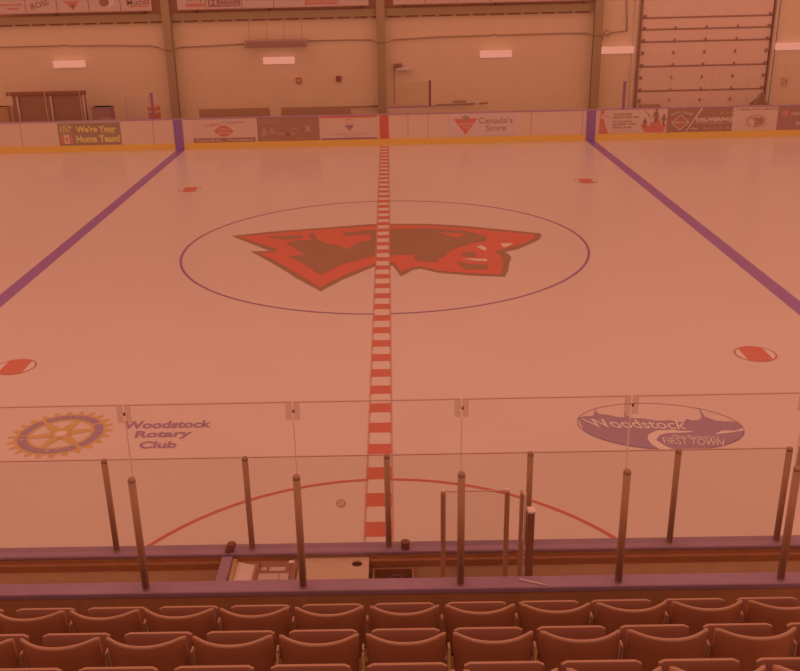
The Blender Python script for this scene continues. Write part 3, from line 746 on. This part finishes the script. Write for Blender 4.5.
for x in (dx0+.05, dx1-.08): at(t, MB().box(x, x+.03, -14.4, -13.72, .3, ZD-.05, M_ply).build('leg_panel'))
# paper, console
q = [onz(238, 561.5, ZD-.015), onz(255, 565.5, ZD-.015), onz(251.5, 577.5, ZD-.015), onz(233, 577.5, ZD-.015)]
q[3] = q[3]+Vector((0, -.1, 0)); q[2] = q[2]+Vector((0, -.1, 0))
b = MB(); b.poly([(v.x, v.y, ZD-.016) for v in q], mat('paper', (202, 128, 102), .7)); b.poly([(v.x, v.y, ZD-.0185) for v in q], mat('paper', (0, 0, 0)))
for i in range(4):
    b.add([(v.x, v.y, z) for v in (q[i], q[(i+1) % 4]) for z in (ZD-.016, ZD-.0185)], [(0, 1, 3, 2)], mat('paper', (0, 0, 0)))
tag(b.build('paper_sheet'), 'pale paper sheet lying on the scorekeeper shelf', 'paper')
ca = onz(257, 563, ZD+.03); cb_ = onz(296, 563, ZD+.03)
t = empty('score_console', 'dark score control console with pale button panels and an aerial', 'console', loc=((ca.x+cb_.x)/2, -13.95, ZD-.02))
cd0 = mat('console_dark', (132, 62, 42), .45)
YF = -13.74
at(t, MB().bbox(ca.x, cb_.x, -14.12, YF, ZD-.02, ZD+.035, cd0, .01).build('casing'))
zt = ZD+.0355
def cpt(px, py): return onz(px, py, zt)
for (x0_, y0_, x1_, y1_) in ((262, 567.6, 266.5, 570.5), (270, 567.4, 285, 571), (259, 574, 278, 580), (280, 573.6, 288, 580)):
    a = cpt(x0_, y0_); b_ = cpt(x1_, y1_)
    tag(at(t, MB().bbox(a.x, b_.x, b_.y, a.y, zt-.002, zt+.004, mat('console_pale', (176, 106, 82), .5), .001).build('button_panel')), 'pale button panel')
a = onz(290, 562, ZD+.05); at(t, MB().bbox(a.x-.01, a.x+.035, YF-.05, YF-.02, ZD+.03, ZD+.055, mat('console_white', (214, 146, 126), .5), .004).build('connector'))
a = onz(260.5, 567, ZD+.03); at(t, MB().tube([(a.x, a.y, ZD+.03), (a.x-.002, a.y, ZD+.16)], .004, cd0, 8).build('aerial'))
at(t, MB().bbox(cb_.x-.035, cb_.x+.01, -14.1, YF, ZD+.035, ZD+.05, cd0, .005).build('side_rail'))
# dark recess right of desk with a cord
t = empty('equipment_bin', 'dark open bin right of the light desk with a looped cord', 'bin', loc=(dx1+.15, -13.9, .3))
bx0, bx1 = dx1+.03, onz(414, 568, .95).x
bd = mat('bin_dark', (138, 64, 38), .6)
for (a0, a1, b0, b1) in ((bx0, bx0+.02, -14.2, -13.71), (bx1-.02, bx1, -14.2, -13.71), (bx0+.02, bx1-.02, -13.73, -13.71), (bx0+.02, bx1-.02, -14.2, -14.18)):
    at(t, MB().box(a0, a1, b0, b1, .3, .97, bd).build('side'))
at(t, MB().box(bx0+.02, bx1-.02, -14.18, -13.73, .68, .70, bd).build('shelf'))
cl = [Vector((bx0+.17+.05*math.cos(k*.5)+k*.003, -13.80+.012*math.sin(k*.9), .90+.05*math.sin(k*.5))) for k in range(20)]
tag(MB().tube(cl, .005, mat('cord_dark', (120, 56, 36), .5), 6).build('power_cord'), 'thin dark cord looped inside the bin right of the desk', 'cord')
# pucks on the front cap
pk = mat('puck_rubber', (118, 50, 32), .6)
pk0 = MB().lathe((0, 0, 0), [(.034, 0), (.038, .003), (.038, .0225), (.034, .0255)], pk, 24).build('hockey_puck')
for i, (px, py, n, w) in enumerate(((405.5, 551, 3, 'short stack on the blue cap right of the desk'), (229, 552.5, 3, 'leaning stack on the blue cap by the divider'))):
    v = onz(px, py, 1.085)
    for k in range(n):
        o = pk0 if (i == 0 and k == 0) else pk0.copy()
        if o is not pk0: C.objects.link(o)
        o.location = (v.x+(i*.012*k), max(min(v.y, -13.535), -13.60)+(.004*i*k), 1.0855+.0258*k)
        tag(o, 'black hockey puck, %s in the %s' % (('bottom', 'middle', 'top')[k], w), 'puck', 'pucks on the near cap')
# white stick on rear cap
a = onz(519, 580, 1.468); b_ = onz(546, 586, 1.468)
tag(MB().tube([(a.x, max(a.y, -14.75), 1.4765), (b_.x, b_.y, 1.4765)], .006, mat('stick_white', (206, 132, 104), .5), 8).build('thin_stick'), 'thin white stick lying on the rear blue cap', 'stick')

# ------------------------------------------------------------------ near glass, posts
def make_post(r, h, name):
    t = empty(name)
    MB().tube([(0, 0, .012), (0, 0, h-.03)], r, M_post, 16).build('upright', t)
    MB().lathe((0, 0, h-.03), [(r*1.03, 0), (r*1.03, .012), (r*.8, .027), (r*.35, .03)], M_posttop, 16).build('post_cap', t)
    MB().lathe((0, 0, 0), [(r*1.03, 0), (r*1.03, .012)], M_post, 16).build('base_collar', t)
    b = MB(); b.bbox(-r*.25, r*.25, r*.85, r*1.08, .02, h-.05, mat('post_slot', (122, 56, 34), .5), .002)
    b.build('glazing_channel', t)
    return t
FY = -13.57
FX = [-3.5, -2.30, -1.10, .10, 1.30, 2.52, 3.44, 3.56]
FX2 = [-3.48, -2.275, -1.09, .10, 1.30, 2.53, 3.45]
proto = make_post(.026, .905, 'glass_post')
for k, x in enumerate(FX2):
    o = proto if k == 0 else copy_tree(proto)
    o.location = (x, FY-.0, 1.09)
    tag(o, 'slim metal post on the front blue cap, %s from the left' % ORD[k], 'glass post', 'posts on the front cap')
for k in range(len(FX2)-1):
    pane('rink_glass', 'scuffed glass panel over the front blue cap, %s from the left' % ORD[k], FX2[k]+.027, FX2[k+1]-.027, FY-.006, FY+.006, 1.092, 1.985, M_dirty, M_edge, 'front glass panels', True, .008)
RY = -14.64
RX = [-2.91, -1.715, -.535, .640, 1.815, 3.015]
proto2 = make_post(.0275, .95, 'glass_post')
for k, x in enumerate(RX):
    o = proto2 if k == 0 else copy_tree(proto2)
    o.location = (x, RY, 1.47)
    tag(o, 'thick metal post on the rear blue cap, %s from the left' % ORD[k], 'glass post', 'posts on the rear cap')
for k in range(len(RX)+1):
    x0_ = RX[k-1] if k > 0 else RX[0]-1.2
    x1_ = RX[k] if k < len(RX) else RX[-1]+1.2
    pane('rink_glass', 'tall clear glass panel over the rear blue cap, %s from the left' % ORD[k], x0_+.006, x1_-.006, RY+.036, RY+.048, 1.472, 2.97, M_clear, M_edge, 'rear glass panels', True, .007)
clipm = glassmat('clip_plastic', (.95, .92, .90), .01, .08, (140, 74, 48))
for k, x in enumerate(RX):
    t = empty('glass_clip', 'square clear clip at the top joint of the rear glass, %s from the left' % ORD[k], 'clip', 'clips on the rear glass', (x, RY+.05, 2.84))
    at(t, MB().bbox(x-.05, x-.004, RY+.029, RY+.035, 2.84, 2.968, clipm, .003).build('plate'))
    at(t, MB().bbox(x+.004, x+.05, RY+.029, RY+.035, 2.84, 2.968, clipm, .003).build('plate'))
    at(t, MB().lathe((x+.006, RY+.02, 2.905), [(.008, 0), (.008, .018)], mat('bolt_dark', (110, 50, 34), .4), 12).build('bolt'))
    tag(MB().bbox(x-.0045, x+.0045, RY+.036, RY+.048, 1.472, 2.84, M_joint, .001).build('glass_joint_strip'), 'pale joint strip above the rear-cap post, %s from the left' % ORD[k], 'joint strip', 'joint strips in the rear glass')
# round sticker/speak-hole rim on front glass
v = ony(341, 503.5, FY-.012)
b = MB(); n = 28
vs = []; fs = []
for k in range(n):
    t_ = 2*PI*k/n
    for r, yy in ((.042, .0), (.036, .0), (.036, .006), (.042, .006)): vs.append((v.x+r*math.cos(t_), FY-.014+yy, v.z+r*math.sin(t_)))
for k in range(n):
    for j in range(4):
        a0 = 4*k+j; a1 = 4*k+(j+1) % 4; b0 = 4*((k+1) % n)+j; b1 = 4*((k+1) % n)+(j+1) % 4
        fs.append((a0, a1, b1, b0))
t = empty('round_sticker', 'small round pale sticker on the front glass', 'sticker', loc=(v.x, FY-.01, v.z))
at(t, MB().add(vs, fs, mat('sticker_rim', (186, 108, 82), .4)).build('rim'))
bb = MB(); bb.tube([(v.x, FY-.013, v.z), (v.x, FY-.008, v.z)], .036, glassmat('sticker_film', (.97, .97, .96), .02, .35, (214, 142, 116)), 28); at(t, bb.build('film'))
# gate glass inside the penalty box
gy = -14.2
t = empty('gate_glass', 'small glass pane between two thin posts inside the penalty box', 'gate', loc=(.78, gy, .3))
for x, l in ((.535, 'l'), (1.03, 'r')):
    p_ = MB().bbox(x-.019, x+.019, gy-.019, gy+.019, .3, 2.0, M_post, .008); at(t, p_.build('post'))
    at(t, MB().bbox(x-.012, x+.012, gy-.012, gy+.012, 2.0, 2.02, M_joint, .004).build('post_tip'))
at(t, MB().box(.555, 1.010, gy-.005, gy+.005, .5, 2.0, M_clear).build('pane'))
at(t, MB().box(.555, 1.010, gy-.006, gy+.006, 2.0, 2.007, M_edge).build('edge_strip'))
t = empty('latch_post', 'stubby dark post with a pale ring right of the gate glass', 'post', loc=(1.2, gy, .3))
at(t, MB().bbox(1.192, 1.246, gy-.03, gy+.03, .3, 1.82, mat('latch_dark', (132, 62, 38), .45), .01).build('lower_post'))
at(t, MB().bbox(1.19, 1.25, gy-.04, gy+.04, 1.815, 1.835, M_joint, .005).build('pale_ring'))
at(t, MB().bbox(1.13, 1.156, gy-.03, gy+.03, .3, 1.99, M_post, .006).build('side_post'))
at(t, MB().bbox(1.165, 1.178, gy-.01, gy+.01, .9, 1.97, M_joint, .003).build('bright_strip'))
v = ony(797.5, 447, -13.6)
t = empty('end_glass_post', 'thin dark post behind the last front post at the right photo edge', 'glass post', loc=(v.x+.03, -13.6, 1.085))
at(t, MB().tube([(v.x+.035, -13.60, 1.10), (v.x+.035, -13.60, v.z)], .022, M_post, 12).build('upright'))
at(t, MB().lathe((v.x+.035, -13.60, 1.0855), [(.024, 0), (.024, .013)], M_post, 12).build('base_collar'))

# ------------------------------------------------------------------ seating
tread = mat('stand_concrete', (140, 68, 38), .8, noise=.06, scale=5)
rows = [(-15.337, 1.796, 'front'), (-16.073, 2.168, 'middle'), (-16.809, 2.540, 'rearmost')]
for i, (yb, zb, w) in enumerate(rows):
    zf = zb-.82
    y1 = -14.74 if i == 0 else rows[i-1][0]-.16
    y0 = yb-.16
    tag(MB().box(-8, 8, y0, y1, 0, zf, tread).build('floor'), kind='structure')
tag(MB().box(-8, 8, -18.5, rows[2][0]-.16, 0, rows[2][1]-.82+.372, tread).build('floor'), kind='structure')
rimm = mat('seat_rim_lit', (168, 90, 61), .4, .4)  # paler tone painted on the rolled edges as their highlight
seatm = mat('seat_plastic_lightened', (162, 74, 44), .36, .5)  # same plastic as the pan, lightened to offset shade on the backs
panm = mat('seat_plastic_darkened', (118, 50, 30), .38, .5)  # same plastic as the back, darkened to offset light on the pans
metal = mat('seat_metal', (160, 88, 60), .35, .6)
def curved_shell(W2, H, sag, th, lean, nx=22, nz=8, m=None):
    """backrest: centre at x 0, ends at y 0, middle at y=-sag; top z 0, bottom -H, rounded rim"""
    bm = bmesh.new(); grid = {}
    prof = []      # closed cross-section loop in (offset, z): front side, rim roll, back side
    r = th*.5
    for k in range(nz+1): prof.append((r, -H+(H-r)*k/nz))
    for k in range(1, 6): a = PI*k/6; prof.append((r*math.cos(a), -r+r*math.sin(a)))
    for k in range(nz+1): prof.append((-r, -H+(H-r)*(nz-k)/nz))
    n = len(prof); vs = []; fs = []
    for i in range(nx+1):
        u = -1+2*i/nx; x = u*W2
        yc = -sag*(1-abs(u)**2.2)
        drop = -.012*max(0, (abs(u)-.9)/.1)**2
        for o, z in prof:
            zz = z+(drop if z > -H*.4 else 0)
            taper = 1-.06*(-z/H)**1.5
            vs.append((x*taper, yc+o+lean*(-z), zz))
    for i in range(nx):
        for k in range(n):
            fs.append((i*n+k, i*n+(k+1) % n, (i+1)*n+(k+1) % n, (i+1)*n+k))
    fs.append(tuple(range(n))); fs.append(tuple(nx*n+k for k in range(n))[::-1])
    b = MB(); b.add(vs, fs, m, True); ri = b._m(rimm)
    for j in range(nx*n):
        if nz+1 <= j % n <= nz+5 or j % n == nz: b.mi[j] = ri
    return b
def make_seat():
    t = empty('stadium_seat')
    curved_shell(.229, .42, .098, .027, .10, m=seatm).build('backrest', t)
    # tipped-up pan: hinge low near the backrest, front edge up ahead
    b = MB(); W2 = .205
    A = Vector((0, .05, -.47)); Bv = Vector((0, .24, -.194)); dirv = (Bv-A).normalized(); L = (Bv-A).length
    nn = Vector((0, dirv.z, -dirv.y))   # thickness direction
    nx, ns = 14, 10; vs = []; fs = []
    th = .02
    secs = []
    for k in range(ns+1): secs.append((L*k/ns-.0, th))
    for k in range(1, 6):
        a = PI/2-PI*k/6; secs.append((L+th*math.cos(a)*.9, th*math.sin(a)))
    for k in range(ns+1): secs.append((L*(ns-k)/ns, -th))
    n = len(secs)
    for i in range(nx+1):
        u = -1+2*i/nx
        for s_, o in secs:
            dish = -.012*(1-u*u)*math.sin(PI*min(1, s_/L))
            fr = -.012*max(0, (abs(u)-.92)/.08)**2*(1 if s_ > L*.6 else 0)
            p = A+dirv*(s_+fr)-nn*(o*1.0)+nn*dish*0
            vs.append((u*W2*(1-.05*(1-s_/L)), p.y, p.z))
    for i in range(nx):
        for k in range(n): fs.append((i*n+k, i*n+(k+1) % n, (i+1)*n+(k+1) % n, (i+1)*n+k))
    fs.append(tuple(range(n))); fs.append(tuple(nx*n+k for k in range(n))[::-1])
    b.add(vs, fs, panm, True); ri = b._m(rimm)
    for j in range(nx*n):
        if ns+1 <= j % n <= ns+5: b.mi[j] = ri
    b.build('seat_pan', t)
    sp_ = MB(); sp_.bbox(.243, .257, .0, .06, -.82, -.13, metal, .005); sp_.build('support', t)
    MB().bbox(.228, .272, -.06, .16, -.84, -.82, metal, .004).build('foot_plate', t)
    MB().bbox(.205, .295, .0, .05, -.50, -.47, metal, .006).build('hinge_bracket', t)
    MB().tube([(.25, -.024, -.33), (.25, -.0, -.33)], .011, mat('bolt_bright', (210, 140, 110), .3), 10).build('bolt', t)
    return t
seat0 = make_seat(); used = False
tagm = mat('tag_yellow', (214, 140, 70), .5)
cnt = [(-6, 6), (-5, 6), (-5, 5)]
for i, (yb, zb, w) in enumerate(rows):
    k0, k1 = cnt[i]
    for k in range(k0, k1+1):
        x = -.285+.5*k
        o = seat0 if not used else copy_tree(seat0)
        used = True
        o.location = (x, yb, zb+.035)
        tag(o, 'dark tipped-up arena seat in the %s row, %s from the left' % (w, ORD[k-k0] if k-k0 < 12 else 'last'), 'seat', 'dark arena seats in rows')
        if i == 1 and k in (-1, 0, 1, 2):
            sup = [c for c in o.children if c.name.startswith('support')][0]
            pl_ = MB().bbox(.242, .258, -.006, .0, -.30, -.14, tagm, .002).build('number_plate', sup)
            pl_['label'] = 'yellow plate on the seat support'

# ------------------------------------------------------------------ light
w = bpy.data.worlds.new('World'); SC.world = w; w.use_nodes = True
bg = w.node_tree.nodes['Background']
WS = 1.0
bg.inputs['Color'].default_value = (1, LIGHT[1]/LIGHT[0], LIGHT[2]/LIGHT[0], 1)
bg.inputs['Strength'].default_value = LIGHT[0]*WS
def area(name, loc, sx, sy, power):
    l = bpy.data.lights.new(name, 'AREA'); l.shape = 'RECTANGLE'; l.size = sx; l.size_y = sy; l.energy = power
    l.color = (1, LIGHT[1]/LIGHT[0], LIGHT[2]/LIGHT[0])
    o = bpy.data.objects.new(name, l); C.objects.link(o); o.location = loc; return o
for x in (-12, -4, 4, 12):  # unseen fill lamps added above the near side
    for y in (-14, -8):
        area('fill_lamp', (x, y, 11), 4, 2, 22)
SC.view_settings.view_transform = 'Standard'; SC.view_settings.look = 'None'
SC.view_settings.exposure = 0; SC.view_settings.gamma = 1; SC.view_settings.use_curve_mapping = False
